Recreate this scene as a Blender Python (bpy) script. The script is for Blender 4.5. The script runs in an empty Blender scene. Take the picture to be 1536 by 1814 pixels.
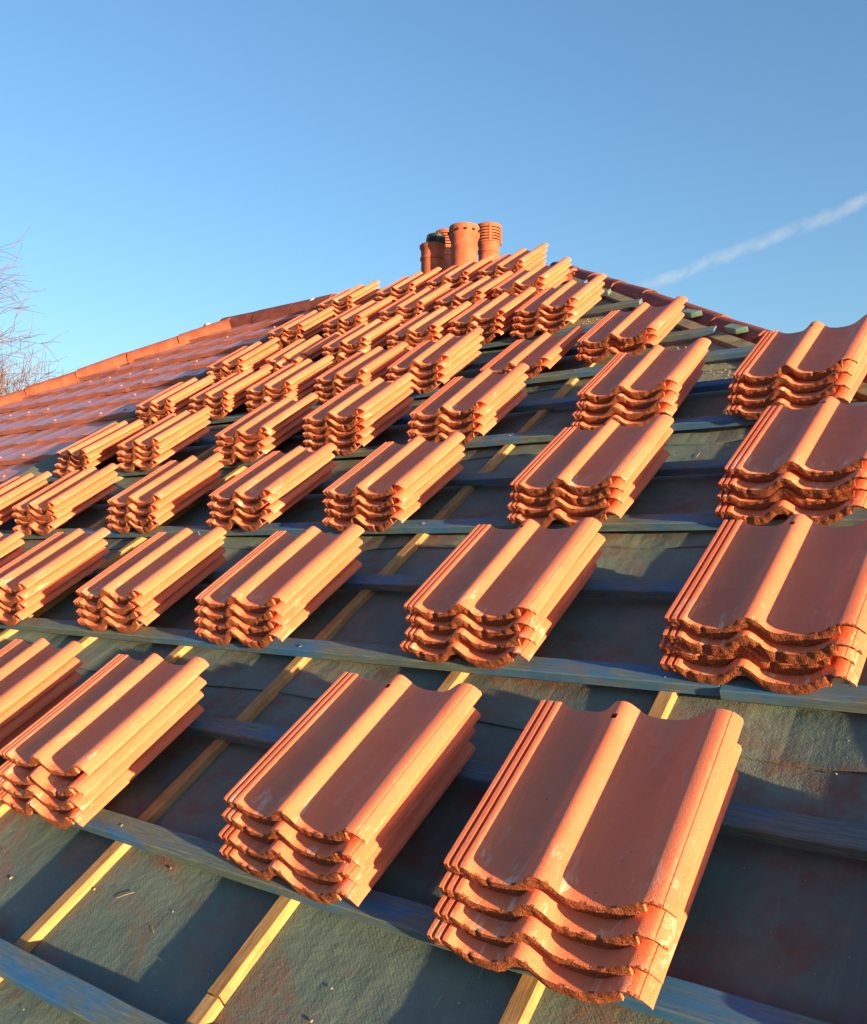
import bpy, bmesh, math, random
from mathutils import Vector, Matrix, noise

random.seed(11)
scene = bpy.context.scene
R = math.radians
PITCH = R(32.0)
CP, SP = math.cos(PITCH), math.sin(PITCH)
Z0 = 6.0                                   # roof origin above the ground
# roof frame: u along the battens, v up the slope, w out of the roof
ROOF = Matrix(((1, 0, 0, 0), (0, CP, -SP, 0), (0, SP, CP, Z0), (0, 0, 0, 1)))

# ------------------------------------------------------------------ camera
cam_data = bpy.data.cameras.new('camera')
cam = bpy.data.objects.new('camera', cam_data)
scene.collection.objects.link(cam)
RC = ((0.81442934, -0.02513564, -0.57971808), (0.58025768, 0.0394534, 0.81347677), (0.00242458, -0.99890522, 0.04671715))
cam.matrix_world = Matrix(((RC[0][0], -RC[0][1], -RC[0][2], 1.7704),
                           (RC[1][0], -RC[1][1], -RC[1][2], -0.9608),
                           (RC[2][0], -RC[2][1], -RC[2][2], 6.8681), (0, 0, 0, 1)))
cam_data.sensor_fit = 'HORIZONTAL'
cam_data.sensor_width = 36.0
cam_data.lens = 36.19
cam_data.clip_start = 0.05
cam_data.clip_end = 6000
scene.camera = cam

# ------------------------------------------------------------------ light
SB, SC = -0.165, 0.155                       # sun direction in the roof frame: (1, SB, SC)
sun_dir = Vector((1.0, SB * CP - SC * SP, SB * SP + SC * CP)).normalized()
ELEV = math.asin(sun_dir.z)
AZIM = math.atan2(sun_dir.x, sun_dir.y)
world = bpy.data.worlds.new('World')
scene.world = world
world.use_nodes = True
wn = world.node_tree
bg = wn.nodes['Background']
sky = wn.nodes.new('ShaderNodeTexSky')
sky.sky_type = 'NISHITA'
sky.sun_disc = False
sky.sun_elevation = ELEV
sky.sun_rotation = AZIM
sky.altitude = 50
sky.air_density = 1.0
sky.dust_density = 1.0
sky.ozone_density = 2.0
tint = wn.nodes.new('ShaderNodeMix'); tint.data_type = 'RGBA'; tint.blend_type = 'MULTIPLY'
tint.inputs[0].default_value = 1.0; tint.inputs[7].default_value = (.82, 1.0, 1.18, 1)
wn.links.new(sky.outputs[0], tint.inputs[6]); wn.links.new(tint.outputs[2], bg.inputs[0])
bg.inputs[1].default_value = 0.13
sl = bpy.data.lights.new('sun', 'SUN')
sl.energy = 3.5
sl.angle = R(0.5)
sl.color = (1.0, 0.74, 0.36)
sun = bpy.data.objects.new('sun', sl)
scene.collection.objects.link(sun)
sun.rotation_mode = 'QUATERNION'
sun.rotation_quaternion = sun_dir.to_track_quat('Z', 'Y')
sun.location = (20, -10, 20)
scene.view_settings.view_transform = 'Standard'
scene.view_settings.look = 'None'
scene.view_settings.gamma = 1
scene.view_settings.exposure = 2.2

# ------------------------------------------------------------------ helpers
COL = scene.collection

def mesh_obj(name, bm_or_mesh, mats, parent=None, smooth=None):
    if isinstance(bm_or_mesh, bmesh.types.BMesh):
        me = bpy.data.meshes.new(name)
        bm_or_mesh.normal_update()
        bm_or_mesh.to_mesh(me)
        bm_or_mesh.free()
    else:
        me = bm_or_mesh
    for m in (mats if isinstance(mats, (list, tuple)) else [mats]):
        if m: me.materials.append(m)
    if smooth is not None:
        me.polygons.foreach_set('use_smooth', [True] * len(me.polygons))
        me.set_sharp_from_angle(angle=R(smooth))
    o = bpy.data.objects.new(name, me)
    COL.objects.link(o)
    if parent: o.parent = parent
    return o

def tag(o, label=None, cat=None, group=None, kind=None):
    if label: o['label'] = label
    if cat: o['category'] = cat
    if group: o['group'] = group
    if kind: o['kind'] = kind
    return o

def thing(name, label, cat, mat=None, group=None):
    o = bpy.data.objects.new(name, None)
    o.empty_display_size = 0.1
    COL.objects.link(o)
    if mat: o.matrix_world = mat
    return tag(o, label, cat, group)

def box(bm, x0, x1, y0, y1, z0, z1, M=None, mi=0):
    vs = [bm.verts.new(Vector(p)) for p in ((x0, y0, z0), (x1, y0, z0), (x1, y1, z0), (x0, y1, z0),
                                            (x0, y0, z1), (x1, y0, z1), (x1, y1, z1), (x0, y1, z1))]
    if M:
        for v in vs: v.co = M @ v.co
    for f in ((3, 2, 1, 0), (4, 5, 6, 7), (0, 1, 5, 4), (1, 2, 6, 5), (2, 3, 7, 6), (3, 0, 4, 7)):
        fc = bm.faces.new([vs[i] for i in f]); fc.material_index = mi
    return vs

def lathe(bm, prof, seg=40, M=None, closed=True):
    rings = []
    for r, z in prof:
        rings.append([bm.verts.new((M or Matrix()) @ Vector((r * math.cos(2 * math.pi * i / seg), r * math.sin(2 * math.pi * i / seg), z))) for i in range(seg)])
    for a, b in zip(rings, rings[1:]):
        for i in range(seg):
            bm.faces.new((a[i], a[(i + 1) % seg], b[(i + 1) % seg], b[i]))
    return rings

def tube(bm, pts, rads, seg=5):
    rings = []
    for i, p in enumerate(pts):
        d = (pts[min(i + 1, len(pts) - 1)] - pts[max(i - 1, 0)]).normalized()
        a = d.cross(Vector((0.31, 0.2, 0.93)))
        if a.length < 1e-3: a = d.cross(Vector((1, 0, 0)))
        a.normalize(); b = d.cross(a)
        rings.append([bm.verts.new(p + rads[i] * (a * math.cos(2 * math.pi * k / seg) + b * math.sin(2 * math.pi * k / seg))) for k in range(seg)])
    for a, b in zip(rings, rings[1:]):
        for k in range(seg):
            bm.faces.new((a[k], a[(k + 1) % seg], b[(k + 1) % seg], b[k]))
    bm.faces.new(rings[0][::-1]); bm.faces.new(rings[-1])

# ------------------------------------------------------------------ materials
class NT:
    def __init__(s, name):
        s.m = bpy.data.materials.new(name); s.m.use_nodes = True
        s.t = s.m.node_tree; s.b = s.t.nodes['Principled BSDF']
    def n(s, typ, **kw):
        x = s.t.nodes.new(typ)
        for k, v in kw.items():
            if k in ('inp',):
                for kk, vv in v.items(): x.inputs[kk].default_value = vv
            else: setattr(x, k, v)
        return x
    def l(s, a, b): s.t.links.new(a, b)
    def coords(s, scale=(1, 1, 1), rnd=True):
        tc = s.n('ShaderNodeTexCoord')
        mp = s.n('ShaderNodeMapping'); mp.inputs['Scale'].default_value = scale
        if rnd:
            oi = s.n('ShaderNodeObjectInfo')
            ml = s.n('ShaderNodeVectorMath', operation='SCALE')
            cx = s.n('ShaderNodeCombineXYZ')
            s.l(oi.outputs['Random'], cx.inputs[0]); s.l(oi.outputs['Random'], cx.inputs[1]); s.l(oi.outputs['Random'], cx.inputs[2])
            s.l(cx.outputs[0], ml.inputs[0]); ml.inputs['Scale'].default_value = 37.0
            ad = s.n('ShaderNodeVectorMath', operation='ADD')
            s.l(tc.outputs['Object'], ad.inputs[0]); s.l(ml.outputs[0], ad.inputs[1])
            s.l(ad.outputs[0], mp.inputs[0])
        else:
            s.l(tc.outputs['Object'], mp.inputs[0])
        return mp.outputs[0]
    def noise(s, vec, scale, detail=4, rough=.55, dist=0):
        x = s.n('ShaderNodeTexNoise'); s.l(vec, x.inputs['Vector'])
        x.inputs['Scale'].default_value = scale; x.inputs['Detail'].default_value = detail
        x.inputs['Roughness'].default_value = rough; x.inputs['Distortion'].default_value = dist
        return x.outputs['Fac']
    def ramp(s, fac, stops):
        x = s.n('ShaderNodeValToRGB'); s.l(fac, x.inputs[0])
        e = x.color_ramp.elements
        while len(e) < len(stops): e.new(.5)
        for i, (p, c) in enumerate(stops):
            e[i].position = p; e[i].color = (*c, 1) if len(c) == 3 else c
        return x.outputs[0]
    def val(s, fac, a, b, lo=0., hi=1.):
        x = s.n('ShaderNodeMapRange'); s.l(fac, x.inputs[0])
        x.inputs[1].default_value = a; x.inputs[2].default_value = b
        x.inputs[3].default_value = lo; x.inputs[4].default_value = hi
        return x.outputs[0]
    def mix(s, fac, a, b, mode='MIX'):
        x = s.n('ShaderNodeMix', data_type='RGBA', blend_type=mode)
        if isinstance(fac, float): x.inputs[0].default_value = fac
        else: s.l(fac, x.inputs[0])
        for i, c in ((6, a), (7, b)):
            if isinstance(c, tuple): x.inputs[i].default_value = (*c, 1)
            else: s.l(c, x.inputs[i])
        return x.outputs[2]
    def math(s, op, a, b=None):
        x = s.n('ShaderNodeMath', operation=op)
        for i, c in ((0, a), (1, b)):
            if c is None: continue
            if isinstance(c, (int, float)): x.inputs[i].default_value = c
            else: s.l(c, x.inputs[i])
        return x.outputs[0]
    def bump(s, h, strength, dist=.002, prev=None):
        x = s.n('ShaderNodeBump'); s.l(h, x.inputs['Height'])
        x.inputs['Strength'].default_value = strength; x.inputs['Distance'].default_value = dist
        if prev: s.l(prev, x.inputs['Normal'])
        return x.outputs[0]
    def done(s, col, rough, normal=None, spec=.4):
        if isinstance(col, tuple): s.b.inputs['Base Color'].default_value = (*col, 1)
        else: s.l(col, s.b.inputs['Base Color'])
        if isinstance(rough, (int, float)): s.b.inputs['Roughness'].default_value = rough
        else: s.l(rough, s.b.inputs['Roughness'])
        if normal: s.l(normal, s.b.inputs['Normal'])
        s.b.inputs['Specular IOR Level'].default_value = spec
        return s.m

def m_tile():
    k = NT('tile_face'); v = k.coords()
    oi = k.n('ShaderNodeObjectInfo')
    big = k.noise(v, 5, 3); fine = k.noise(v, 430, 2, .8); mid = k.noise(v, 38, 5, .65)
    c = k.ramp(big, [(.3, (.70, .135, .064)), (.52, (.80, .175, .082)), (.75, (.84, .21, .10))])
    c = k.mix(k.val(fine, .36, .66), c, k.mix(.75, c, (.76, .215, .105)))
    c = k.mix(k.val(oi.outputs['Random'], 0, 1, 0, .42), c, (.64, .118, .06))
    wn_ = k.n('ShaderNodeTexWhiteNoise', noise_dimensions='1D'); k.l(oi.outputs['Random'], wn_.inputs['W'])
    c = k.mix(k.val(wn_.outputs['Value'], .55, 1, 0, .4), c, (.84, .22, .115))
    bloom = k.noise(v, 3.2, 6, .68, .6)
    c = k.mix(k.val(bloom, .5, .75, 0, .22), c, (.78, .34, .24))
    # pale lime scuffs and a few dark pits
    tc = k.n('ShaderNodeTexCoord'); sp = k.n('ShaderNodeSeparateXYZ'); k.l(tc.outputs['Object'], sp.inputs[0])
    near = k.val(sp.outputs[1], .0, .11, 1., .0)
    sc = k.n('ShaderNodeMapping'); sc.inputs['Scale'].default_value = (1, .35, 1); sc.inputs['Rotation'].default_value = (0, 0, .5); k.l(v, sc.inputs[0])
    scuff = k.noise(sc.outputs[0], 30, 6, .75, .6)
    scm = k.math('MULTIPLY', k.val(scuff, .55, .68), k.math('ADD', k.math('MULTIPLY', near, .8), .12))
    c = k.mix(scm, c, (.78, .58, .48))
    pits = k.noise(v, 95, 2, .5)
    c = k.mix(k.val(pits, .71, .79, 0, .45), c, (.16, .05, .03))
    nb = k.bump(fine, .8, .0030); nb = k.bump(mid, .25, .003, nb)
    return k.done(c, k.val(mid, .3, .7, .42, .62), nb, .45)

def m_tile_raw():
    k = NT('tile_broken_edge'); v = k.coords()
    f1 = k.noise(v, 210, 4, .75)
    vo = k.n('ShaderNodeTexVoronoi'); k.l(v, vo.inputs[0]); vo.inputs['Scale'].default_value = 300
    c = k.ramp(f1, [(.28, (.26, .06, .03)), (.5, (.54, .14, .066)), (.74, (.74, .28, .15))])
    c = k.mix(k.val(vo.outputs[0], .0, .35, .45, 0), c, (.12, .035, .02))
    nb = k.bump(f1, 1., .012); nb = k.bump(vo.outputs[0], .9, .005, nb)
    return k.done(c, .9, nb, .2)

def m_old_tile():
    k = NT('weathered_roof_tile'); v = k.coords(rnd=False)
    a = k.noise(v, 2.2, 4); b = k.noise(v, 60, 4, .7)
    c = k.ramp(a, [(.3, (.36, .115, .088)), (.55, (.44, .145, .108)), (.75, (.52, .19, .145))])
    c = k.mix(k.val(b, .55, .8, 0, .5), c, (.17, .07, .055))
    nb = k.bump(b, .35, .003)
    return k.done(c, k.val(a, .35, .65, .22, .42), nb, .7)

def m_ridge(name='ridge_terracotta', base=(.36, .088, .052)):
    k = NT(name); v = k.coords()
    a = k.noise(v, 9, 4); b = k.noise(v, 120, 4, .7)
    d = tuple(x * .72 for x in base); e = tuple(min(1, x * 1.25 + .02) for x in base)
    c = k.ramp(a, [(.3, d), (.55, base), (.75, e)])
    return k.done(c, .7, k.bump(b, .4, .003), .3)

def m_felt():
    k = NT('roofing_felt'); v = k.coords(rnd=False)
    a = k.noise(v, 1.7, 6, .62, .4); b = k.noise(v, 9, 6, .7); fine = k.noise(v, 420, 2, .6)
    st = k.n('ShaderNodeMapping'); st.inputs['Scale'].default_value = (1, .12, 1); st.inputs['Rotation'].default_value = (0, 0, .9); k.l(v, st.inputs[0])
    streak = k.noise(st.outputs[0], 55, 4, .7)
    c = k.ramp(a, [(.28, (.070, .105, .100)), (.5, (.115, .160, .145)), (.72, (.18, .22, .18))])
    c = k.mix(k.val(b, .35, .75, 0, .6), c, (.070, .098, .096))
    c = k.mix(k.val(streak, .55, .8, 0, .35), c, (.22, .24, .19))
    # brick-red tile dust trodden in, in patches
    p = k.math('MULTIPLY', k.val(k.noise(v, 2.6, 5, .7, .8), .46, .58), k.val(b, .35, .6))
    c = k.mix(k.math('MULTIPLY', p, .7), c, (.19, .065, .045))
    # pale grit towards the ridge and hip
    sp = k.n('ShaderNodeSeparateXYZ'); k.l(v, sp.inputs[0])
    hip = k.math('ADD', k.math('MULTIPLY', sp.outputs[0], 1.165), sp.outputs[1])
    g = k.math('MULTIPLY', k.val(hip, 3.2, 3.85), k.val(k.noise(v, 7, 5, .7), .25, .55))
    c = k.mix(k.math('MULTIPLY', g, .85), c, (.25, .215, .145))
    vo = k.n('ShaderNodeTexVoronoi'); k.l(v, vo.inputs[0]); vo.inputs['Scale'].default_value = 75
    speck = k.math('MULTIPLY', k.val(vo.outputs[0], .05, .12, 1, 0), k.val(k.noise(v, 14, 4), .52, .6))
    c = k.mix(k.math('MULTIPLY', speck, .8), c, (.42, .36, .27))
    wv = k.n('ShaderNodeTexWave', wave_type='BANDS', bands_direction='DIAGONAL'); k.l(v, wv.inputs[0])
    wv.inputs['Scale'].default_value = 70; wv.inputs['Distortion'].default_value = 1.5
    ws = k.n('ShaderNodeMapping'); ws.inputs['Scale'].default_value = (1, .3, 1); ws.inputs['Rotation'].default_value = (0, 0, .35); k.l(v, ws.inputs[0])
    wr = k.noise(ws.outputs[0], 3.2, 3, .5, .8)
    wr = k.math('ABSOLUTE', k.math('SUBTRACT', wr, .5))
    nb = k.bump(fine, .3, .002); nb = k.bump(b, .5, .012, nb); nb = k.bump(wr, .16, .03, nb); nb = k.bump(wv.outputs['Fac'], .08, .002, nb)
    nb = k.bump(streak, .2, .004, nb)
    return k.done(c, .72, nb, .35)

def m_batten():
    k = NT('blue_treated_timber'); v = k.coords()
    st = k.n('ShaderNodeMapping'); st.inputs['Scale'].default_value = (.06, 1, 1); k.l(v, st.inputs[0])
    grain = k.noise(st.outputs[0], 260, 4, .75, .15)
    st2 = k.n('ShaderNodeMapping'); st2.inputs['Scale'].default_value = (.45, 1.6, 1); k.l(v, st2.inputs[0])
    bl = k.noise(st2.outputs[0], 5.5, 5, .65, .3)
    c = k.ramp(grain, [(.25, (.055, .08, .085)), (.5, (.105, .14, .14)), (.75, (.19, .215, .20))])
    c = k.mix(k.val(bl, .46, .62, 0, .9), c, (.022, .13, .33))
    c = k.mix(k.val(k.noise(v, 16, 4, .6), .55, .75, 0, .6), c, (.15, .10, .08))
    vo = k.n('ShaderNodeTexVoronoi'); k.l(st.outputs[0], vo.inputs[0]); vo.inputs['Scale'].default_value = 9
    c = k.mix(k.val(vo.outputs[0], .05, .10, .75, 0), c, (.05, .035, .025))
    return k.done(c, .75, k.bump(grain, .5, .002), .3)

def m_pine(name='raw_pine', tint=.78):
    k = NT(name); v = k.coords()
    st = k.n('ShaderNodeMapping'); st.inputs['Scale'].default_value = (1, .10, 1); k.l(v, st.inputs[0])
    grain = k.noise(st.outputs[0], 120, 5, .7, .5)
    c = k.ramp(grain, [(.25, (.30 * tint, .15 * tint, .06 * tint)), (.5, (.50 * tint, .28 * tint, .12 * tint)), (.75, (.64 * tint, .40 * tint, .19 * tint))])
    c = k.mix(k.val(k.noise(v, 7, 5, .65), .5, .7, 0, .65), c, (.25 * tint, .12 * tint, .06 * tint))
    return k.done(c, .8, k.bump(grain, .5, .002), .2)

def m_plain(name, col, rough=.8, var=.3, scale=12, bump=.4):
    k = NT(name); v = k.coords()
    a = k.noise(v, scale, 5, .65)
    c = k.ramp(a, [(.3, tuple(x * (1 - var) for x in col)), (.7, tuple(min(1, x * (1 + var)) for x in col))])
    return k.done(c, rough, k.bump(k.noise(v, scale * 9, 4, .7), bump, .004), .3)

TILE, RAW, OLD, FELT, BAT, PINE = m_tile(), m_tile_raw(), m_old_tile(), m_felt(), m_batten(), m_pine()
RIDGE = m_ridge(); RIDGE_SHADED = m_ridge('shaded_ridge', (.20, .05, .04)); POT = m_ridge('chimney_pot_clay', (.42, .105, .058))  # second ridge clay is a shaded copy, shade put into its base colour
OLDWOOD = m_pine('old_hip_timber', .30)
MORTAR = m_plain('mortar', (.50, .44, .35), .95)
LEAD = m_plain('lead_grey', (.11, .11, .092), .65, .25, 6)
TEAL = m_plain('teal_dyed_wood', (.15, .24, .23), .8)
BLACK = m_plain('black_plastic', (.018, .02, .022), .4, .2)
SOOT = m_plain('soot', (.03, .026, .024), .95)
BARK = m_plain('bark', (.17, .105, .08), .9, .35, 3)
TWIG = m_plain('twig', (.16, .085, .085), .9, .3, 1)
GRASS = m_plain('grass_ground', (.06, .085, .03), .95, .4, .3)
RENDER = m_plain('cream_render', (.5, .46, .38), .9, .12, 3)
def m_brick():
    k = NT('brickwork'); v = k.coords(rnd=False)
    br = k.n('ShaderNodeTexBrick'); 
    sp = k.n('ShaderNodeSeparateXYZ'); k.l(v, sp.inputs[0]); cx = k.n('ShaderNodeCombineXYZ')
    k.l(k.math('ADD', sp.outputs[0], sp.outputs[1]), cx.inputs[0]); k.l(sp.outputs[2], cx.inputs[1]); k.l(cx.outputs[0], br.inputs[0])
    br.inputs['Color1'].default_value = (.30, .10, .06, 1); br.inputs['Color2'].default_value = (.22, .07, .045, 1); br.inputs['Mortar'].default_value = (.4, .36, .3, 1)
    br.inputs['Scale'].default_value = 1; br.inputs['Brick Width'].default_value = .25; br.inputs['Row Height'].default_value = .085; br.inputs['Mortar Size'].default_value = .012
    return k.done(br.outputs[0], .9, k.bump(br.outputs[1], -.4, .006), .2)
BRICK = m_brick()

# ------------------------------------------------------------------ setting
G = 0.345                                  # batten gauge
PARTY = -3.50                              # party line between the two houses
V_EAVE, V_RIDGE = -1.6, 5.85
def hip_v(u): return 5.37 - 1.165 * (u + 1.05)        # right hip, top edge of our slope
def hip_u(v): return -1.05 - (v - 5.37) / 1.165
def left_hip_v(u): return 5.85 + .71 * (u + 4.83)     # neighbour's hip
def P(u, v, w): return ROOF @ Vector((u, v, w))

bm = bmesh.new()
n = 24
for i in range(n):
    for j in range(n):
        pass
s = 3000
vs = [bm.verts.new(p) for p in ((-s, -s, 0), (s, -s, 0), (s, s, 0), (-s, s, 0))]
bm.faces.new(vs)
tag(mesh_obj('ground', bm, GRASS), kind='structure')

# --- the house being re-roofed
house = thing('house', 'hipped house roof stripped to green felt and blue battens, loaded with tile stacks', 'house', ROOF)
INV = ROOF.inverted()

def sheet(name, outline_fn, mat, parent, du=.09, dv=.08, w_fn=lambda u, v: 0., vr=(V_EAVE, V_RIDGE)):
    bm = bmesh.new()
    nv = int((vr[1] - vr[0]) / dv)
    rows = []
    for j in range(nv + 1):
        v = vr[0] + (vr[1] - vr[0]) * j / nv
        a, b = outline_fn(v)
        m = 90
        rows.append([bm.verts.new((a + (b - a) * i / m, v, w_fn(a + (b - a) * i / m, v))) for i in range(m + 1)])
    for a, b in zip(rows, rows[1:]):
        for i in range(len(a) - 1):
            bm.faces.new((a[i], a[i + 1], b[i + 1], b[i]))
    return mesh_obj(name, bm, mat, parent, smooth=40)

STRIPS = [-3.10, -2.58, -2.07, -1.56, -1.04, -.52, 0.0, .54, 1.08, 1.62, 2.14, 2.66, 3.18, 3.70]
def felt_w(u, v):
    d = min(abs(u - s) for s in STRIPS)
    sag = -.010 * min(1, d / .26) ** 1.3
    return sag + .005 * noise.noise(Vector((u * 3, v * 3, 0))) * min(1, d * 12) + .003 * noise.noise(Vector((u * 11, v * 9, 4))) * min(1, d * 12)
sheet('underlay', lambda v: (PARTY, hip_u(v)), FELT, house, w_fn=felt_w)
# overlapping upper sheets of felt: each lap shows a raised edge
for lv in (.90, 1.67, 2.36, 3.05, 3.9, 4.75):
    bm = bmesh.new(); top, bot, low = [], [], []
    m = 140
    ue = hip_u(lv) - .04
    for i in range(m + 1):
        u = PARTY + .02 + (ue - PARTY) * i / m
        e = .012 * noise.noise(Vector((u * 2.3, lv * 7, 1)))
        lift = .003 + .004 * max(0, noise.noise(Vector((u * 4, lv, 8))))
        low.append(bm.verts.new((u, lv + e, felt_w(u, lv) + .001)))
        bot.append(bm.verts.new((u, lv + e, felt_w(u, lv) + lift + .003)))
        top.append(bm.verts.new((u, lv + .16, felt_w(u, lv + .16) + .0015)))
    for i in range(m):
        bm.faces.new((bot[i], bot[i + 1], top[i + 1], top[i]))
        bm.faces.new((low[i], low[i + 1], bot[i + 1], bot[i]))
    mesh_obj('underlay_lap', bm, FELT, house)

def long_bar(name, mat, parent, a, b, half, h, w0, along='u', wob=.004, seed=0, n=40):
    """a sawn bar from a to b with slightly uneven edges; a,b are (u,v)"""
    bm = bmesh.new()
    A, B = Vector((*a, 0)), Vector((*b, 0)); d = (B - A); L = d.length; d.normalize(); q = Vector((-d.y, d.x, 0))
    ringp = None
    o0 = A.copy()
    for i in range(n + 1):
        t = L * i / n
        wv = wob * noise.noise(Vector((t * .8, seed * 3.1, 0)))
        wz = wob * .4 * noise.noise(Vector((t * .9, seed * 3.1, 9)))
        c = d * t + q * wv
        e = [.0012 * noise.noise(Vector((t * 9, seed, k))) for k in range(4)]
        r = .0025
        pts = [(-half + e[0], 0), (half + e[1], 0), (half + e[1], h - r), (half - r + e[1], h + wz), (-half + r + e[0], h + wz), (-half + e[0], h - r)]
        ring = [bm.verts.new(c + q * x + Vector((0, 0, z))) for x, z in pts]
        if ringp:
            for k in range(6): bm.faces.new((ringp[k], ringp[(k + 1) % 6], ring[(k + 1) % 6], ring[k]))
        else: bm.faces.new(ring)
        ringp = ring
    bm.faces.new(ringp[::-1])
    bmesh.ops.recalc_face_normals(bm, faces=bm.faces[:])
    o = mesh_obj(name, bm, mat, parent)
    o.location = (A.x, A.y, w0)
    return o

# light strips running up the slope over the felt (with a joint here and there)
for i, u in enumerate(STRIPS):
    top = min(V_RIDGE - .1, hip_v(u) - .18)
    if top < V_EAVE + .3: continue
    cuts = [V_EAVE] + ([.13, 2.9] if i % 2 else [-.35, 1.9, 4.4]) + [top]
    cuts = [c for c in cuts if c <= top]
    for a, b in zip(cuts, cuts[1:] + ([] if cuts[-1] == top else [top])):
        if b - a < .1: continue
        j = random.uniform(-.004, .004)
        long_bar('counter_batten', PINE, house, (u + j, a + .002), (u + j * .5, b - .002), .017, .022, .0005, seed=i * 7 + a, wob=.005)
# battens along the slope
for k in range(-4, 17):
    v = k * G + .028
    end = hip_u(v) - random.uniform(.0, .07)
    js = [PARTY + .05, -2.3 + (k * 1.37) % 1.9, end] if k < 12 else [PARTY + .05, end]
    if end > 2.2: js.insert(2, max(js[1] + .6, 1.2 + (k % 3) * .35))
    for a, b in zip(js, js[1:]):
        j = random.uniform(-.005, .005)
        long_bar('batten', BAT, house, (a + .0015, v + j), (b - .0015, v + random.uniform(-.005, .005)), .027, .025, .0225, seed=k * 5 + a, wob=.006, n=70)
# nail heads where the battens cross the strips
bm = bmesh.new()
for k in range(-4, 17):
    for u in STRIPS:
        v = k * G + .028 + random.uniform(-.01, .01)
        if u > hip_u(v) - .1: continue
        res = bmesh.ops.create_cone(bm, cap_ends=True, segments=8, radius1=.0042, radius2=.0036, depth=.003)
        for x in res['verts']: x.co = x.co + Vector((u + random.uniform(-.006, .006), v, .0488))
mesh_obj('nail_head', bm, m_plain('dull_steel', (.22, .20, .18), .5), house)['kind'] = 'stuff'
# hip timber, ridge board
hb0, hb1 = (hip_u(V_EAVE) - .03, V_EAVE), (hip_u(5.6) - .03, 5.6)
long_bar('hip_board', m_plain('dusty_timber', (.21, .17, .115), .95, .45, 14, .8), house, hb0, hb1, .032, .020, .001, seed=3, wob=.01)
long_bar('ridge_board', OLDWOOD, house, (PARTY + .05, V_RIDGE - .04), (hip_u(V_RIDGE) + .02, V_RIDGE - .04), .035, .05, .001, seed=9)

# the other slopes and walls of the house, in world coordinates
ap = P(hip_u(V_RIDGE), V_RIDGE, 0); fe = P(hip_u(V_EAVE), V_EAVE, 0); pe = P(PARTY, V_EAVE, 0); pr = P(PARTY, V_RIDGE, 0)
def rear(p): return Vector((p.x, 2 * ap.y - p.y, p.z))
def poly_obj(name, polys, mat, parent, thick=0):
    bm = bmesh.new()
    for pl in polys:
        bm.faces.new([bm.verts.new(INV @ Vector(p)) for p in pl])
    bmesh.ops.remove_doubles(bm, verts=bm.verts[:], dist=1e-4)
    return mesh_obj(name, bm, mat, parent)
poly_obj('hip_slope', [(fe, rear(fe), ap)], RIDGE, house)
# courses of finished tiles on the far hip slope
mid_ = (fe + rear(fe)) / 2
W_, H_ = (rear(fe) - fe).length, (ap - mid_).length
uu_ = (rear(fe) - fe).normalized(); vv_ = (ap - mid_).normalized(); nn_ = uu_.cross(vv_)
if nn_.z < 0: nn_ = -nn_
bm = bmesh.new()
for k in range(int(H_ / G) + 1):
    s0, s1 = k * G + .02, (k + 1) * G + .05
    cols = []
    x = 0.
    while x < W_:
        lim = min(x, W_ - x) * 2 * H_ / W_ - .10
        st = min(s1, lim)
        if st > s0 + .01:
            z = .020 * abs(math.sin(math.pi * x / .165)) ** 1.5
            jj = .006 * noise.noise(Vector((math.floor(x / .33) * 1.7, k * 2.3, 5)))
            t = (st - s0) / (s1 - s0)
            cols.append([bm.verts.new(INV @ (fe + uu_ * x + vv_ * sv + nn_ * zz)) for sv, zz in ((s0 + jj, .004), (s0 + jj, .036 + z), (st, .036 - .026 * t + z))])
        elif cols: pass
        x += .03
    for a, b in zip(cols, cols[1:]):
        for q in range(2): bm.faces.new((a[q], b[q], b[q + 1], a[q + 1]))
bmesh.ops.recalc_face_normals(bm, faces=bm.faces[:])
mesh_obj('hip_tile_covering', bm, OLD, house, smooth=35)
poly_obj('rear_slope', [(rear(fe), rear(pe), pr, ap)], FELT, house)
def walls(x0, x1, name, parent):
    ins = .35
    y0, y1, zt = pe.y + ins, 2 * ap.y - pe.y - ins, pe.z - .02
    return [((x0, y0, 0), (x1, y0, 0), (x1, y0, zt), (x0, y0, zt)), ((x1, y0, 0), (x1, y1, 0), (x1, y1, zt), (x1, y0, zt)),
            ((x1, y1, 0), (x0, y1, 0), (x0, y1, zt), (x1, y1, zt)), ((x0, y1, 0), (x0, y0, 0), (x0, y0, zt), (x0, y1, zt))]
poly_obj('wall', walls(PARTY + .002, fe.x - .35, 'wall', house), RENDER, house)

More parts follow.
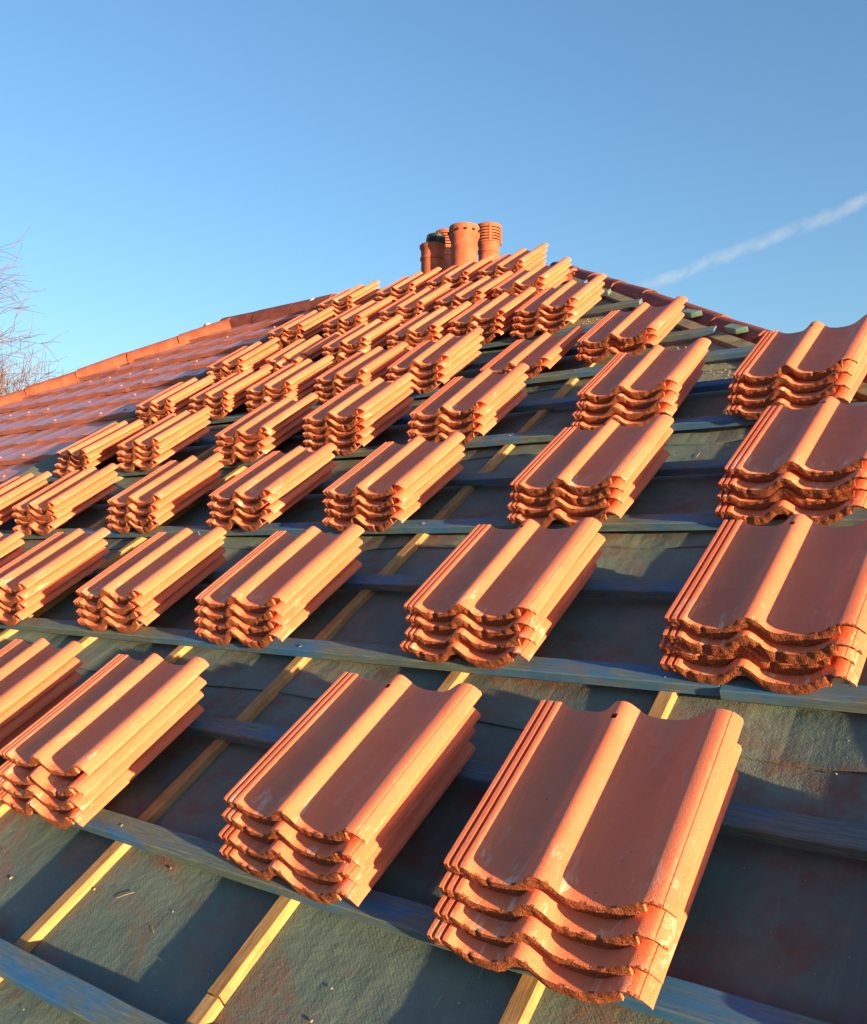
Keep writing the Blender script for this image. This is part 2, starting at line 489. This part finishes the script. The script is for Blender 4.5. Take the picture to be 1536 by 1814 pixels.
# half round tiles along a line (roof frame); returns one bmesh in local coords with x along the line
def half_round(L, r, t=.014, seg=14, taper=.93, chip=0, seed=0, arc=R(170)):
    bm = bmesh.new(); rings = []
    N = 6
    for i in range(N + 1):
        x = L * i / N; s = 1 - (1 - taper) * i / N
        row = []
        for rr in (r * s, r * s - t):
            for k in range(seg + 1):
                a = math.pi / 2 - arc / 2 + arc * k / seg
                xx = x
                if i in (0, N) and chip: xx += chip * noise.noise(Vector((k * .45, seed, i)))
                row.append(bm.verts.new((xx, rr * math.cos(a), rr * math.sin(a))))
        rings.append(row)
    m = seg + 1
    for a, b in zip(rings, rings[1:]):
        for k in range(seg):
            bm.faces.new((a[k], b[k], b[k + 1], a[k + 1]))
            bm.faces.new((a[m + k], a[m + k + 1], b[m + k + 1], b[m + k]))
        bm.faces.new((a[0], a[m], b[m], b[0])); bm.faces.new((a[seg], b[seg], b[m + seg], a[m + seg]))
    for row in (rings[0], rings[-1]):
        for k in range(seg):
            f = (row[k], row[k + 1], row[m + k + 1], row[m + k])
            bm.faces.new(f if row is rings[0] else f[::-1])
    bmesh.ops.recalc_face_normals(bm, faces=bm.faces[:])
    return bm

def line_matrix(a, b):
    """x axis from a to b, z axis near the roof normal"""
    x = (b - a).normalized(); z = Vector((0, 0, 1)); y = z.cross(x).normalized(); z = x.cross(y)
    return Matrix(((x.x, y.x, z.x, a.x), (x.y, y.y, z.y, a.y), (x.z, y.z, z.z, a.z), (0, 0, 0, 1)))

# hip tiles of the finished slope behind: seen from this side along the hip
hl0, hl1 = Vector((hip_u(-1.4) + .13, -1.4, -.042)), Vector((hip_u(5.75) + .13, 5.75, -.042))
d = (hl1 - hl0); L = d.length; d.normalize(); t = 0; i = 0
while t < L - .3:
    ln = .47
    a = hl0 + d * t + Vector((random.uniform(-.008, .008), 0, random.uniform(-.006, .006))); b = a + d * ln + Vector((random.uniform(-.012, .012), 0, random.uniform(-.008, .008)))
    o = mesh_obj('hip_tile', half_round(ln, .070, chip=.02, seed=i), RIDGE_SHADED, house, smooth=40)  # side away from the sun: its shade is in the darker clay colour
    o.matrix_local = line_matrix(a, b)
    t += ln - .02; i += 1
# broken mortar bedding under the hip tiles
bm = bmesh.new()
for q in range(420):
    t = random.uniform(2.5, L)
    c = hl0 + d * t + Vector((-.07 - random.uniform(0, .14), -.03 - random.uniform(0, .10), random.uniform(.0, .03)))
    r = random.uniform(.006, .02)
    res = bmesh.ops.create_icosphere(bm, subdivisions=2, radius=r)
    for v in res['verts']:
        v.co = Vector((v.co.x * random.uniform(1.1, 1.5), v.co.y, v.co.z * .7)) * (1 + .5 * noise.noise(v.co * 60 + c * 9)) + c
mb = mesh_obj('mortar_bedding', bm, MORTAR, house)
mb['kind'] = 'stuff'

# --- the neighbouring half with its finished tiled roof
nb = thing('neighbour_house', 'adjoining house with a finished dark red tiled roof and hip', 'house', ROOF)
def old_profile(u):
    t = (u / .30) % 1.0
    return .008 * math.exp(-((t - .5) / .16) ** 2)
bm = bmesh.new()
rv = []
U_L = -13.5
for k in range(-5, 17):
    v0, v1 = k * G - .045, (k + 1) * G + .03
    jit = .004 * math.sin(k * 3.3)
    cols = []
    u = PARTY - .02
    us = []
    while u > U_L: us.append(u); u -= .025
    for u in us:
        vt = min(v1, left_hip_v(u), V_RIDGE)
        if vt <= v0 + .01: break
        tile_i = math.floor(u / .30)
        jj = jit + .006 * (noise.noise(Vector((tile_i * 1.7, k * 2.3, 0))))
        z = old_profile(u)
        wl = .080 + jj; wu = .080 - (vt - v0) / (v1 - v0) * .042 + jj
        cols.append((bm.verts.new((u, v0 + jj, .045 + z * .6)), bm.verts.new((u, v0 + jj, wl - .004 + z)), bm.verts.new((u, v0 + jj + .006, wl + z)), bm.verts.new((u, (v0 + vt) / 2, (wl + wu) / 2 + z)), bm.verts.new((u, vt, wu + z))))
    for a, b in zip(cols, cols[1:]):
        for q in range(4): bm.faces.new((a[q], a[q + 1], b[q + 1], b[q]))
    if cols:   # verge face
        a = cols[0]; x = PARTY - .02
        bm.faces.new((a[1], a[2], a[3], a[4], bm.verts.new((x, a[4].co.y, .01)), bm.verts.new((x, a[0].co.y, .01)), a[0]))
bmesh.ops.recalc_face_normals(bm, faces=bm.faces[:])
mesh_obj('tile_covering', bm, OLD, nb, smooth=35)
# small clips / nibs showing at the course edges
bm = bmesh.new()
for k in range(-2, 16):
    for q in range(22):
        u = PARTY - .17 - q * .30
        v = k * G - .045
        if v > left_hip_v(u) - .15 or random.random() < .7: continue
        res = bmesh.ops.create_uvsphere(bm, u_segments=8, v_segments=6, radius=.008)
        for w in res['verts']: w.co = Vector((w.co.x * 1.3, w.co.y * 1.6, w.co.z)) + Vector((u + .0, v + .006, .105))
mesh_obj('tile_clip', bm, OLD, nb, smooth=60)['kind'] = 'stuff'
# ridge tiles up its hip
a0, a1 = Vector((-11.6, left_hip_v(-11.6), .045)), Vector((-5.22, left_hip_v(-5.22), .045))
d = (a1 - a0); L = d.length; d.normalize(); t = 0; i = 0
while t < L - .02:
    ln = .55
    a = a0 + d * t; b = a + d * ln + Vector((0, 0, random.uniform(-.012, .012)))
    o = mesh_obj('hip_tile', half_round(ln - .012, .105, chip=.012, seed=i + 40, taper=.97), RIDGE, nb, smooth=40)
    o.matrix_local = line_matrix(a, b)
    t += ln; i += 1
# its short ridge, capped with tiles coloured darker to stand for shade
q0, q1 = -5.05, PARTY - .03
t = q0; i = 0
while t < q1 - .1:
    ln = min(.5, q1 - t)
    o = mesh_obj('ridge_tile', half_round(ln - .008, .125, chip=.008, seed=i + 90, taper=.98), RIDGE_SHADED, nb, smooth=40)
    o.matrix_local = line_matrix(Vector((t, V_RIDGE + .03, .015 + random.uniform(-.005, .005))), Vector((t + ln, V_RIDGE + .03, .015)))
    t += ln; i += 1
# mortar ends
for (u, v, w, r) in ((-5.20, 5.78, .12, .035), (-5.14, 5.78, .10, .03), (-3.80, 5.86, .12, .025), (-3.72, 5.86, .115, .02)):
    bm = bmesh.new(); bmesh.ops.create_icosphere(bm, subdivisions=3, radius=r)
    for x in bm.verts: x.co = Vector((x.co.x * 1.5, x.co.y, x.co.z * .8)) * (1 + .6 * noise.noise(x.co * 25 + Vector((u * 9, 0, 0)))) + Vector((u, v, w))
    mesh_obj('mortar_lump', bm, MORTAR, nb, smooth=60)
# grey flashing strip along the party line
bm = bmesh.new(); rows = []
for i in range(90):
    v = V_EAVE + (5.75 - V_EAVE) * i / 89
    apron = max(0, min(1, (2.70 - v) / .05))
    wid = .014 + .05 * apron + .012 * noise.noise(Vector((v * 4, 2, 0)))
    lift = .010 * noise.noise(Vector((v * 3, 7, 0)))
    out = .012 + .20 * apron + .03 * apron * noise.noise(Vector((v * 5, 4, 0)))
    r = []
    for (x, z) in ((-.02 - wid, .094), (-.02 - wid * .5, .099 + lift * .4), (-.02, .094 + lift * .5), (-.02 + out * .6, .088 - .030 * apron + lift), (-.02 + out, .078 - .050 * apron + lift * .4)):
        r.append(bm.verts.new((PARTY + x, v, z)))
    rows.append(r)
for a, b in zip(rows, rows[1:]):
    for q in range(4): bm.faces.new((a[q], a[q + 1], b[q + 1], b[q]))
mesh_obj('flashing', bm, LEAD, nb, smooth=50)
le = P(-16, V_EAVE, 0)
lap = P(-4.83, V_RIDGE, 0); leH = P(-13.2, V_EAVE, 0)
poly_obj('rear_slope', [(rear(leH), lap, pr, rear(pe))], OLD, nb)
poly_obj('hip_slope', [(leH, lap, rear(leH))], OLD, nb)
poly_obj('wall', walls(leH.x + .35, PARTY - .002, 'wall', nb), RENDER, nb)

# ------------------------------------------------------------------ chimney
ch = thing('chimney', 'brick chimney behind the ridge carrying four terracotta pots', 'chimney', Matrix.Translation((-3.4, 6.9, 7.17)))
def L3(x, y, z): return Matrix.Translation((x + 3.4, y - 6.9, z - 7.2))
bm = bmesh.new(); box(bm, -.62, .62, -.85, .85, -.6, 2.30)
mesh_obj('stack', bm, BRICK, ch)
bm = bmesh.new(); box(bm, -.68, .68, -.91, .91, 2.302, 2.44)
mesh_obj('capping', bm, MORTAR, ch)

def pot_plain(x, y, ztop, r, holes=True):
    bm = bmesh.new()
    zb = 9.6
    H = ztop - zb
    pr_ = [(r * 1.06, 0), (r * 1.02, .05), (r * .99, H - .30), (r * 1.0, H - .235), (r * 1.05, H - .225), (r * 1.05, H - .21), (r * .995, H - .20), (r * 1.01, H - .155),
           (r * 1.09, H - .125), (r * 1.16, H - .105), (r * 1.17, H - .10), (r * 1.16, H - .012), (r * 1.13, H), (r * 1.04, H), (r * 1.0, H - .012), (r * .9, H - .4)]
    lathe(bm, pr_, 48)
    bmesh.ops.recalc_face_normals(bm, faces=bm.faces[:])
    o = mesh_obj('pot', bm, POT, ch, smooth=35); o.location = L3(x, y, zb).translation
    if holes:
        bm = bmesh.new()
        for k in range(12):
            a = 2 * math.pi * (k + .3) / 12
            M = Matrix.Rotation(a, 4, 'Z') @ Matrix.Translation((r * 1.155, 0, H - .065)) @ Matrix.Rotation(R(90), 4, 'Y')
            res = bmesh.ops.create_cone(bm, cap_ends=True, segments=14, radius1=.014, radius2=.014, depth=.03)
            for v in res['verts']: v.co = M @ v.co
        mesh_obj('vent_hole', bm, SOOT, o)['kind'] = 'stuff'
    return o

def slat_cowl(parent, r, z0, z1, mat, nsl=5, nm=4, phase=0., topdisc=True):
    bm = bmesh.new()
    lathe(bm, [(r * .99, z0), (r, z0 + .004), (r, z0 + .018), (r * .8, z0 + .018)], 40)
    hh = z1 - z0
    for k in range(nsl):
        z = z0 + .02 + (hh - .04) * (k + .35) / nsl
        lathe(bm, [(r * .86, z + .012), (r * 1.0, z), (r * 1.0, z + hh / nsl * .45), (r * .86, z + hh / nsl * .45 + .012), (r * .86, z + .012)], 40)
    lathe(bm, [(r * .8, z1 - .02), (r * 1.02, z1 - .022), (r * 1.03, z1 - .004), (r * .97, z1 + .004), (r * .2, z1 + .012), (.001, z1 + .012)], 40)
    for k in range(nm):
        M = Matrix.Rotation(phase + 2 * math.pi * k / nm, 4, 'Z')
        box(bm, r * .84, r * 1.035, -.014, .014, z0, z1, M)
    bmesh.ops.recalc_face_normals(bm, faces=bm.faces[:])
    o = mesh_obj('cowl', bm, mat, parent, smooth=35)
    bm = bmesh.new(); lathe(bm, [(r * .72, z0 + .005), (r * .72, z1 - .03)], 24)
    mesh_obj('flue_liner', bm, SOOT, parent)
    return o

def pot_cowled(x, y, zrim, r, ztop, rc, mat, off=(0, 0), nm=4, phase=0., nsl=5, bead=.14):
    zb = 9.6; H = zrim - zb
    bm = bmesh.new()
    lathe(bm, [(r * 1.04, 0), (r * .98, H - bead - .03), (r * 1.07, H - bead - .018), (r * 1.07, H - bead + .006), (r * .99, H - bead + .016), (r * 1.0, H - .055), (r * 1.12, H - .03), (r * 1.13, H - .008), (r * 1.08, H), (r * .9, H), (r * .85, H - .05), (r * .8, H - .5)], 44)
    bmesh.ops.recalc_face_normals(bm, faces=bm.faces[:])
    o = mesh_obj('pot', bm, POT, ch, smooth=35); o.location = L3(x, y, zb).translation
    c = slat_cowl(o, rc, H - .02, ztop - zb, mat, nsl, nm, phase)
    c.location = (off[0], off[1], 0)
    return o
p1 = pot_cowled(-3.56, 6.49, 10.17, .124, 10.275, .096, BLACK, off=(.03, .02), nm=5, phase=.5)
p1['label'] = 'shorter pot with a black slatted cowl'
p2 = pot_plain(-3.116, 6.43, 10.253, .137); p2['label'] = 'tall open pot with a ring of vent holes'
p3 = pot_cowled(-3.167, 6.99, 10.27, .113, 10.448, .137, POT, nm=4, phase=-2.45, nsl=5, bead=.10)
p3['label'] = 'pot with a terracotta slatted cowl, right of the open pot'
p4 = pot_cowled(-3.93, 7.30, 10.46, .113, 10.638, .137, POT, nm=4, phase=-1.9, nsl=5, bead=.10)
p4['label'] = 'rearmost pot with a terracotta slatted cowl'

# ------------------------------------------------------------------ roof tiles
TW, TL, TT = .385, .405, .027
CTRL = [(0, .0170), (.100, .0170), (.112, .0145), (.138, .0065), (.175, .0015), (.24, 0), (.31, .0020), (.352, .0095), (.388, .022), (.415, .0310), (.44, .0345), (.466, .0330), (.50, .024),
        (.536, .0100), (.575, .0030), (.64, .0005), (.71, .0020), (.765, .0080), (.812, .0185), (.855, .0300), (.895, .0365), (.93, .0368), (.96, .0335), (.98, .028), (1.0, .020)]
def pchip(x):
    for i in range(len(CTRL) - 1):
        (x0, y0), (x1, y1) = CTRL[i], CTRL[i + 1]
        if x <= x1 + 1e-9:
            def sl(j):
                if j <= 0 or j >= len(CTRL) - 1: return 0.
                a = (CTRL[j][1] - CTRL[j - 1][1]) / (CTRL[j][0] - CTRL[j - 1][0]); b = (CTRL[j + 1][1] - CTRL[j][1]) / (CTRL[j + 1][0] - CTRL[j][0])
                return 0. if a * b <= 0 else 2 * a * b / (a + b)
            h = x1 - x0; t = (x - x0) / h; m0, m1 = sl(i), sl(i + 1)
            return (2 * t**3 - 3 * t**2 + 1) * y0 + (t**3 - 2 * t**2 + t) * h * m0 + (-2 * t**3 + 3 * t**2) * y1 + (t**3 - t**2) * h * m1
    return CTRL[-1][1]
def rib(x):
    # two grooves between three ribs on the left interlock
    z = 0
    for c, h_, d_ in ((.030, .0095, .0075), (.072, .0085, .0070), (.958, .0035, .0008)):
        if abs(x - c) < h_: z -= d_
    return z
XS = sorted(set([0, .008, .0195, .0215, .0385, .0405, .050, .0625, .0645, .0795, .0815, .09, .10, .106] + [x for x in (.112 + .888 * i / 62 for i in range(63)) if not .420 < x < .456] + [.4225, .4535] + [.884, .886, .953, .956, .960, .963]))

def tile_mesh(seed):
    rnd = random.Random(seed)
    bm = bmesh.new()
    hx, hy = .44, TL - .040
    ys = [0, .003, .008, .018, .05, .12, .2, .28, .345, hy - .006, hy + .006, TL - .02, TL - .004, TL]
    bow = rnd.uniform(-.0015, .0015)
    chips = [(rnd.uniform(.12, .95), rnd.uniform(.008, .022), rnd.uniform(.003, .008)) for _ in range(rnd.randrange(1, 4))]
    def chip_y(x): return sum(d_ * max(0, 1 - ((x - c_) / w_) ** 2) * (1 + .5 * noise.noise(Vector((x * 160, seed, 2)))) for c_, w_, d_ in chips)
    top, bot = [], []
    def ztop(x): return pchip(x) + rib(x) + TT
    def zbot(x):
        if x > .885: return ztop(x) - .0085
        if x < .10: return pchip(x) + .0045
        return pchip(x)
    NX = len(XS)
    for yi, y in enumerate(ys):
        rt, rb = [], []
        for x in XS:
            jy = 0
            if yi == 0: jy = .0012 * noise.noise(Vector((x * 26, seed * 5.3, 0))) + .0007 * noise.noise(Vector((x * 90, seed, 3))) + chip_y(x)
            if yi == len(ys) - 1: jy = .0015 * noise.noise(Vector((x * 30, seed * 2.1, 7)))
            dz = bow * (y / TL - .5) ** 2 * 4
            if yi == 0: dz -= .0026 + .0006 * abs(noise.noise(Vector((x * 40, seed, 9)))) + .55 * chip_y(x)
            if yi in (1, 2, 3): dz -= chip_y(x) * (.40, .22, 0)[yi - 1]; jy += chip_y(x) * (.7, .35, 0)[yi - 1]
            if yi == 1: dz -= .0012
            if yi == 2: dz -= .0003
            rt.append(bm.verts.new((x * TW, y + jy, ztop(x) + dz)))
            rb.append(bm.verts.new((x * TW, y + min(jy, .002) * .6 + (.002 if yi == 0 else 0), zbot(x) + dz + (.0015 if yi == 0 else 0))))
        top.append(rt); bot.append(rb)
    # nail hole: one small cell on the centre roll is left open and walled downwards
    hi = XS.index(.4225); hj = ys.index(hy - .006)
    for j in range(len(ys) - 1):
        for i in range(NX - 1):
            if (i, j) == (hi, hj):
                q = [top[j][i], top[j][i + 1], top[j + 1][i + 1], top[j + 1][i]]
                lo = [bm.verts.new(v.co - Vector((0, 0, .013))) for v in q]
                for a in range(4):
                    f = bm.faces.new((q[a], q[(a + 1) % 4], lo[(a + 1) % 4], lo[a])); f.material_index = 1
                f = bm.faces.new(lo); f.material_index = 1
            else:
                f = bm.faces.new((top[j][i], top[j][i + 1], top[j + 1][i + 1], top[j + 1][i]))
                if j == 0: f.material_index = 1 if XS[i] > .1 and noise.noise(Vector((XS[i] * 30, seed, 5))) > .15 else 0
            f = bm.faces.new((bot[j][i], bot[j + 1][i], bot[j + 1][i + 1], bot[j][i + 1])); f.material_index = 0
        f = bm.faces.new((top[j][0], top[j + 1][0], bot[j + 1][0], bot[j][0]))
        f = bm.faces.new((top[j][-1], bot[j][-1], bot[j + 1][-1], top[j + 1][-1]))
    # crumbly end faces, three cells deep
    for row, sg in ((0, -1), (len(ys) - 1, 1)):
        prev = top[row]
        for lev in (1, 2, 3):
            if lev < 3:
                cur = []
                for i in range(NX):
                    a, b = top[row][i].co, bot[row][i].co
                    p = a.lerp(b, lev / 3)
                    edge = i in (0, NX - 1)
                    p.y += sg * (0 if edge else .0012 + .0022 * noise.noise(Vector((XS[i] * 45, lev * 1.7, seed * 3.7))))
                    cur.append(bm.verts.new(p))
            else: cur = bot[row]
            for i in range(NX - 1):
                f = (prev[i], cur[i], cur[i + 1], prev[i + 1]) if sg < 0 else (prev[i], prev[i + 1], cur[i + 1], cur[i])
                bm.faces.new(f).material_index = 1
            prev = cur
        # close the little side gaps
        for i, s_ in ((0, 1), (NX - 1, -1)): pass
    bmesh.ops.remove_doubles(bm, verts=bm.verts[:], dist=1e-6)
    # hanging nibs under the head
    for x in (.19, .66):
        box(bm, x * TW, (x + .09) * TW, TL - .045, TL - .022, pchip(x + .045) - .009, pchip(x + .045) + .006)
    bmesh.ops.recalc_face_normals(bm, faces=bm.faces[:])
    me = bpy.data.meshes.new('roof_tile')
    bm.to_mesh(me); bm.free()
    me.materials.append(TILE); me.materials.append(RAW)
    me.polygons.foreach_set('use_smooth', [True] * len(me.polygons))
    me.set_sharp_from_angle(angle=R(38))
    return me
TILES = [tile_mesh(s) for s in range(7)]

STEP = .034
# per row: (u of the left edge, v of the foot of the lowest tile, number of tiles)
ROWS = [
 [(-1.02, .325, 4), (-.446, .318, 4), (.368, .355, 4), (.914, .314, 4), (1.66, .325, 4)],
 [(-2.40, 1.035, 4), (-1.767, 1.035, 4), (-1.064, 1.035, 4), (-.421, 1.03, 4), (.385, 1.04, 4), (1.065, 1.045, 4)],
 [(-3.13, 1.70, 4), (-2.55, 1.72, 4), (-1.758, 1.715, 4), (-1.07, 1.715, 4), (-.424, 1.71, 4), (.368, 1.705, 4), (1.019, 1.71, 4)],
 [(-3.18, 2.42, 4), (-2.55, 2.42, 4), (-1.714, 2.40, 4), (-1.089, 2.40, 5), (-.474, 2.385, 4), (.303, 2.40, 4), (.867, 2.41, 4)],
 [(-3.22, 3.12, 4), (-2.66, 3.10, 4), (-2.135, 3.10, 4), (-1.59, 3.11, 4), (-1.08, 3.095, 4), (-.485, 3.085, 2), (-.02, 3.20, 3)],
 [(-3.20, 3.80, 4), (-2.66, 3.80, 3), (-2.06, 3.77, 4), (-1.535, 3.77, 4), (-1.105, 3.80, 4), (-.651, 3.785, 4)],
 [(-3.21, 4.50, 4), (-2.57, 4.43, 4), (-2.06, 4.45, 4), (-1.57, 4.43, 4), (-1.14, 4.455, 4)],
 [(-3.22, 5.20, 4), (-2.58, 5.15, 4), (-2.08, 5.14, 4), (-1.61, 5.12, 4)],
]
ROWN = ['front row', 'second row', 'third row', 'fourth row', 'fifth row', 'sixth row', 'seventh row', 'top row']
ORD = ['first', 'second', 'third', 'fourth', 'fifth', 'sixth', 'seventh']
LEV = {2: ['lower', 'upper'], 3: ['bottom', 'middle', 'top'], 4: ['bottom', 'second lowest', 'second highest', 'top'],
       5: ['bottom', 'second lowest', 'middle', 'second highest', 'top']}
rnd = random.Random(5)
for r, row in enumerate(ROWS):
    for c, (u, v, nt) in enumerate(row):
        base = rnd.uniform(-1.3, 1.3) - 1.2 + {(0, 2): -2.6, (1, 5): -2.2, (2, 6): -1.6, (3, 6): -2.0}.get((r, c), 0)
        lean = rnd.uniform(.018, .023) if r == 0 else rnd.uniform(.010, .017)
        for k in range(nt):
            me = TILES[rnd.randrange(7)]
            o = bpy.data.objects.new('roof_tile', me)
            COL.objects.link(o)
            a = R(base + rnd.gauss(0, .9)); tx = R(rnd.uniform(-.25, .25)); ty = R(rnd.uniform(-.25, .25))
            uu = u + .006 + rnd.gauss(0, .004) + .009 * k; vv = v + lean * k + rnd.gauss(0, .006)
            if (r, c) == (3, 0) and k >= 2: a += R(-5 - 2 * (k - 2)); uu += .03
            if (r, c) == (5, 1) and k == 2: a += R(4); ty += R(3.5); vv += .05
            if (r, c) == (0, 3) and k == 0: a += R(-1.2)
            if (r, c) == (4, 6) and k == 2: a += R(-1.5)
            o.matrix_world = ROOF @ Matrix.Translation((uu, vv, .0485 + STEP * k)) @ Matrix.Rotation(a, 4, 'Z') @ Matrix.Rotation(tx, 4, 'X') @ Matrix.Rotation(ty, 4, 'Y')
            pos = 'rightmost' if c == (3 if r == 0 else len(row) - 1) else ('leftmost' if c == 0 else ORD[c] + ' from left')
            tag(o, ('%s orange tile in the %s stack of the %s%s' % (LEV[nt][k], pos, ROWN[r], '' if r in (0, 7) else ' from front')) if (r, c) != (0, 4) else '%s orange tile in the stack just beyond the right edge, front row' % LEV[nt][k], 'roof tile', 'roof tiles stacked on the battens', kind='thing')

# loose bits along the hip
def hip_bit(name, label, cat, mat, u, v, w, M, build):
    bm = bmesh.new(); build(bm)
    o = mesh_obj(name, bm, mat, None, smooth=35)
    o.matrix_world = ROOF @ Matrix.Translation((u, v, w)) @ M
    return tag(o, label, cat)
def cut_block(bm):
    vs = box(bm, -.06, .06, -.022, .022, 0, .026)
    vs[1].co.x -= .03; vs[5].co.x -= .03; vs[0].co.x += .02
    bmesh.ops.bevel(bm, geom=bm.edges[:], offset=.002, segments=1, affect='EDGES')
hip_bit('wood_offcut', 'teal dyed batten offcut lying by the hip, upper of the two', 'wood offcut', TEAL, hip_u(3.80) + .05, 3.80, .02, Matrix.Rotation(R(-38), 4, 'Z'), cut_block)
hip_bit('wood_offcut', 'teal dyed batten offcut lying by the hip, nearer of the two', 'wood offcut', TEAL, hip_u(3.45) + .05, 3.45, .02, Matrix.Rotation(R(-42), 4, 'Z'), cut_block)
for q, (v, off, rot, lab) in enumerate(((4.62, .22, -48, 'broken half-round ridge tile lying below the top of the hip'),
                                        (5.25, .18, -20, 'broken ridge tile piece resting at the very top of the hip'),
                                        (5.02, .26, 15, 'short ridge tile shard between the top stacks and the hip'))):
    bm = half_round(.30 if q == 0 else .2, .10, chip=.05, seed=70 + q, arc=R(130 if q else 95))
    o = mesh_obj('broken_tile', bm, RIDGE, None, smooth=40)
    o.matrix_world = ROOF @ Matrix.Translation((hip_u(v) - off, v, .0 if q else -.03)) @ Matrix.Rotation(R(rot), 4, 'Z')
    tag(o, lab, 'broken tile')

# straw, chips and grit scattered over the felt
bm = bmesh.new(); rg = random.Random(3)
for q in range(1900):
    u = rg.uniform(-2.5, 2.4); v = rg.uniform(-.8, 3.2) if q < 800 else rg.uniform(2.5, 5.0)
    if q >= 800: u = hip_u(v) - abs(rg.gauss(.1, .35)) - .1
    if u > hip_u(v) - .05 or min(abs(u - s_) for s_ in STRIPS) < .028: continue
    kk = (v / G) % 1.0
    if kk < .2: continue
    c = Vector((u, v, felt_w(u, v) + .003)); a = rg.uniform(0, 6.28)
    if rg.random() < .25:
        ln = rg.uniform(.006, .022); dd = Vector((math.cos(a), math.sin(a), .0)) * ln
        tube(bm, [c - dd, c + Vector((0, 0, .001)), c + dd * rg.uniform(.6, 1)], [.0007] * 3, 4)
    else:
        r_ = rg.uniform(.0010, .0034) * (1 if q < 800 else 1.5)
        res = bmesh.ops.create_icosphere(bm, subdivisions=1, radius=r_)
        for x in res['verts']: x.co = Vector((x.co.x * rg.uniform(.7, 1.6), x.co.y * rg.uniform(.7, 1.6), x.co.z * .7)) + c
o = mesh_obj('grit', bm, m_plain('straw_and_grit', (.30, .25, .18), .9), None)
o.matrix_world = ROOF
tag(o, 'pale straw bits and mortar grit scattered on the green felt', 'debris', kind='stuff')

# ------------------------------------------------------------------ bare tree at the left
tr = thing('bare_tree', 'leafless reddish-brown tree rising beyond the neighbouring hip at left', 'tree', Matrix.Translation((-40.6, 13.7, 0)))
rt = random.Random(21)
bt, bc = bmesh.new(), bmesh.new()
def grow(p, d, ln, rad, lev):
    n_ = 4; pts = [p]; rr = [rad]; dd = d.copy()
    for i in range(n_):
        dd = (dd + Vector((rt.gauss(0, .13), rt.gauss(0, .13), rt.gauss(.02, .11)))).normalized()
        pts.append(pts[-1] + dd * ln / n_); rr.append(rad * (1 - .45 * (i + 1) / n_))
    tube(bt if lev < 2 else bc, pts, rr, 7 if lev < 2 else (4 if lev < 4 else 3))
    if lev >= 6: return
    nk = (7 if lev == 0 else 5 if lev < 3 else 4)
    for i in range(nk):
        t = rt.uniform(.35, 1.0) if i else 1.0
        idx = min(n_ - 1, int(t * n_)); q = pts[idx].lerp(pts[idx + 1], t * n_ - idx)
        ax = Vector((rt.gauss(0, 1), rt.gauss(0, 1), rt.gauss(0, .6))); ax = (ax - dd * ax.dot(dd)).normalized()
        sp = rt.uniform(.35, .95)
        nd = (dd * math.cos(sp) + ax * math.sin(sp) + Vector((0, 0, .10))).normalized()
        grow(q, nd, ln * rt.uniform(.60, .78), max(.012, rr[idx] * .58), lev + 1)
grow(Vector((0, 0, -.2)), Vector((0.03, 0, 1)), 7.9, .34, 0)
mesh_obj('trunk', bt, BARK, tr, smooth=60)
mesh_obj('crown', bc, TWIG, tr)

# ------------------------------------------------------------------ vapour trail high in the sky
A, B = Vector((-393, 929.5, 303)), Vector((150, 1300, 560))
M = line_matrix(A, B); LT = (B - A).length
bm = bmesh.new()
lathe_rings = []
for i in range(25):
    x = LT * i / 24; rr = 18
    lathe_rings.append([bm.verts.new((x, rr * math.cos(2 * math.pi * k / 20), rr * math.sin(2 * math.pi * k / 20))) for k in range(20)])
for a, b in zip(lathe_rings, lathe_rings[1:]):
    for k in range(20): bm.faces.new((a[k], b[k], b[(k + 1) % 20], a[(k + 1) % 20]))
bm.faces.new(lathe_rings[0]); bm.faces.new(lathe_rings[-1][::-1])
bmesh.ops.recalc_face_normals(bm, faces=bm.faces[:])
k = NT('vapour'); k.t.nodes.remove(k.b)
v = k.coords(rnd=False); sp = k.n('ShaderNodeSeparateXYZ'); k.l(v, sp.inputs[0])
wob = k.math('MULTIPLY', k.math('SUBTRACT', k.noise(v, .022, 4, .65), .5), 22)
yy = k.math('ADD', sp.outputs[1], wob); zz = k.math('ADD', sp.outputs[2], wob)
rad = k.math('SQRT', k.math('ADD', k.math('POWER', yy, 2), k.math('POWER', zz, 2)))
dens = k.math('MULTIPLY', k.val(rad, 0, 10, 1, 0), k.val(k.noise(v, .03, 4, .6), .32, .68, .05, 1))
dens = k.math('MULTIPLY', dens, k.val(sp.outputs[0], 0, 45, 0, 1))
pv = k.n('ShaderNodeVolumePrincipled'); pv.inputs['Color'].default_value = (.97, .98, 1, 1)
k.l(k.math('MULTIPLY', dens, .023), pv.inputs['Density']); pv.inputs['Anisotropy'].default_value = 0
k.l(pv.outputs[0], k.t.nodes['Material Output'].inputs['Volume'])
o = mesh_obj('vapour_trail', bm, k.m); o.matrix_world = M
tag(o, 'thin white aircraft vapour trail slanting up to the right in the sky', 'vapour trail', kind='stuff')
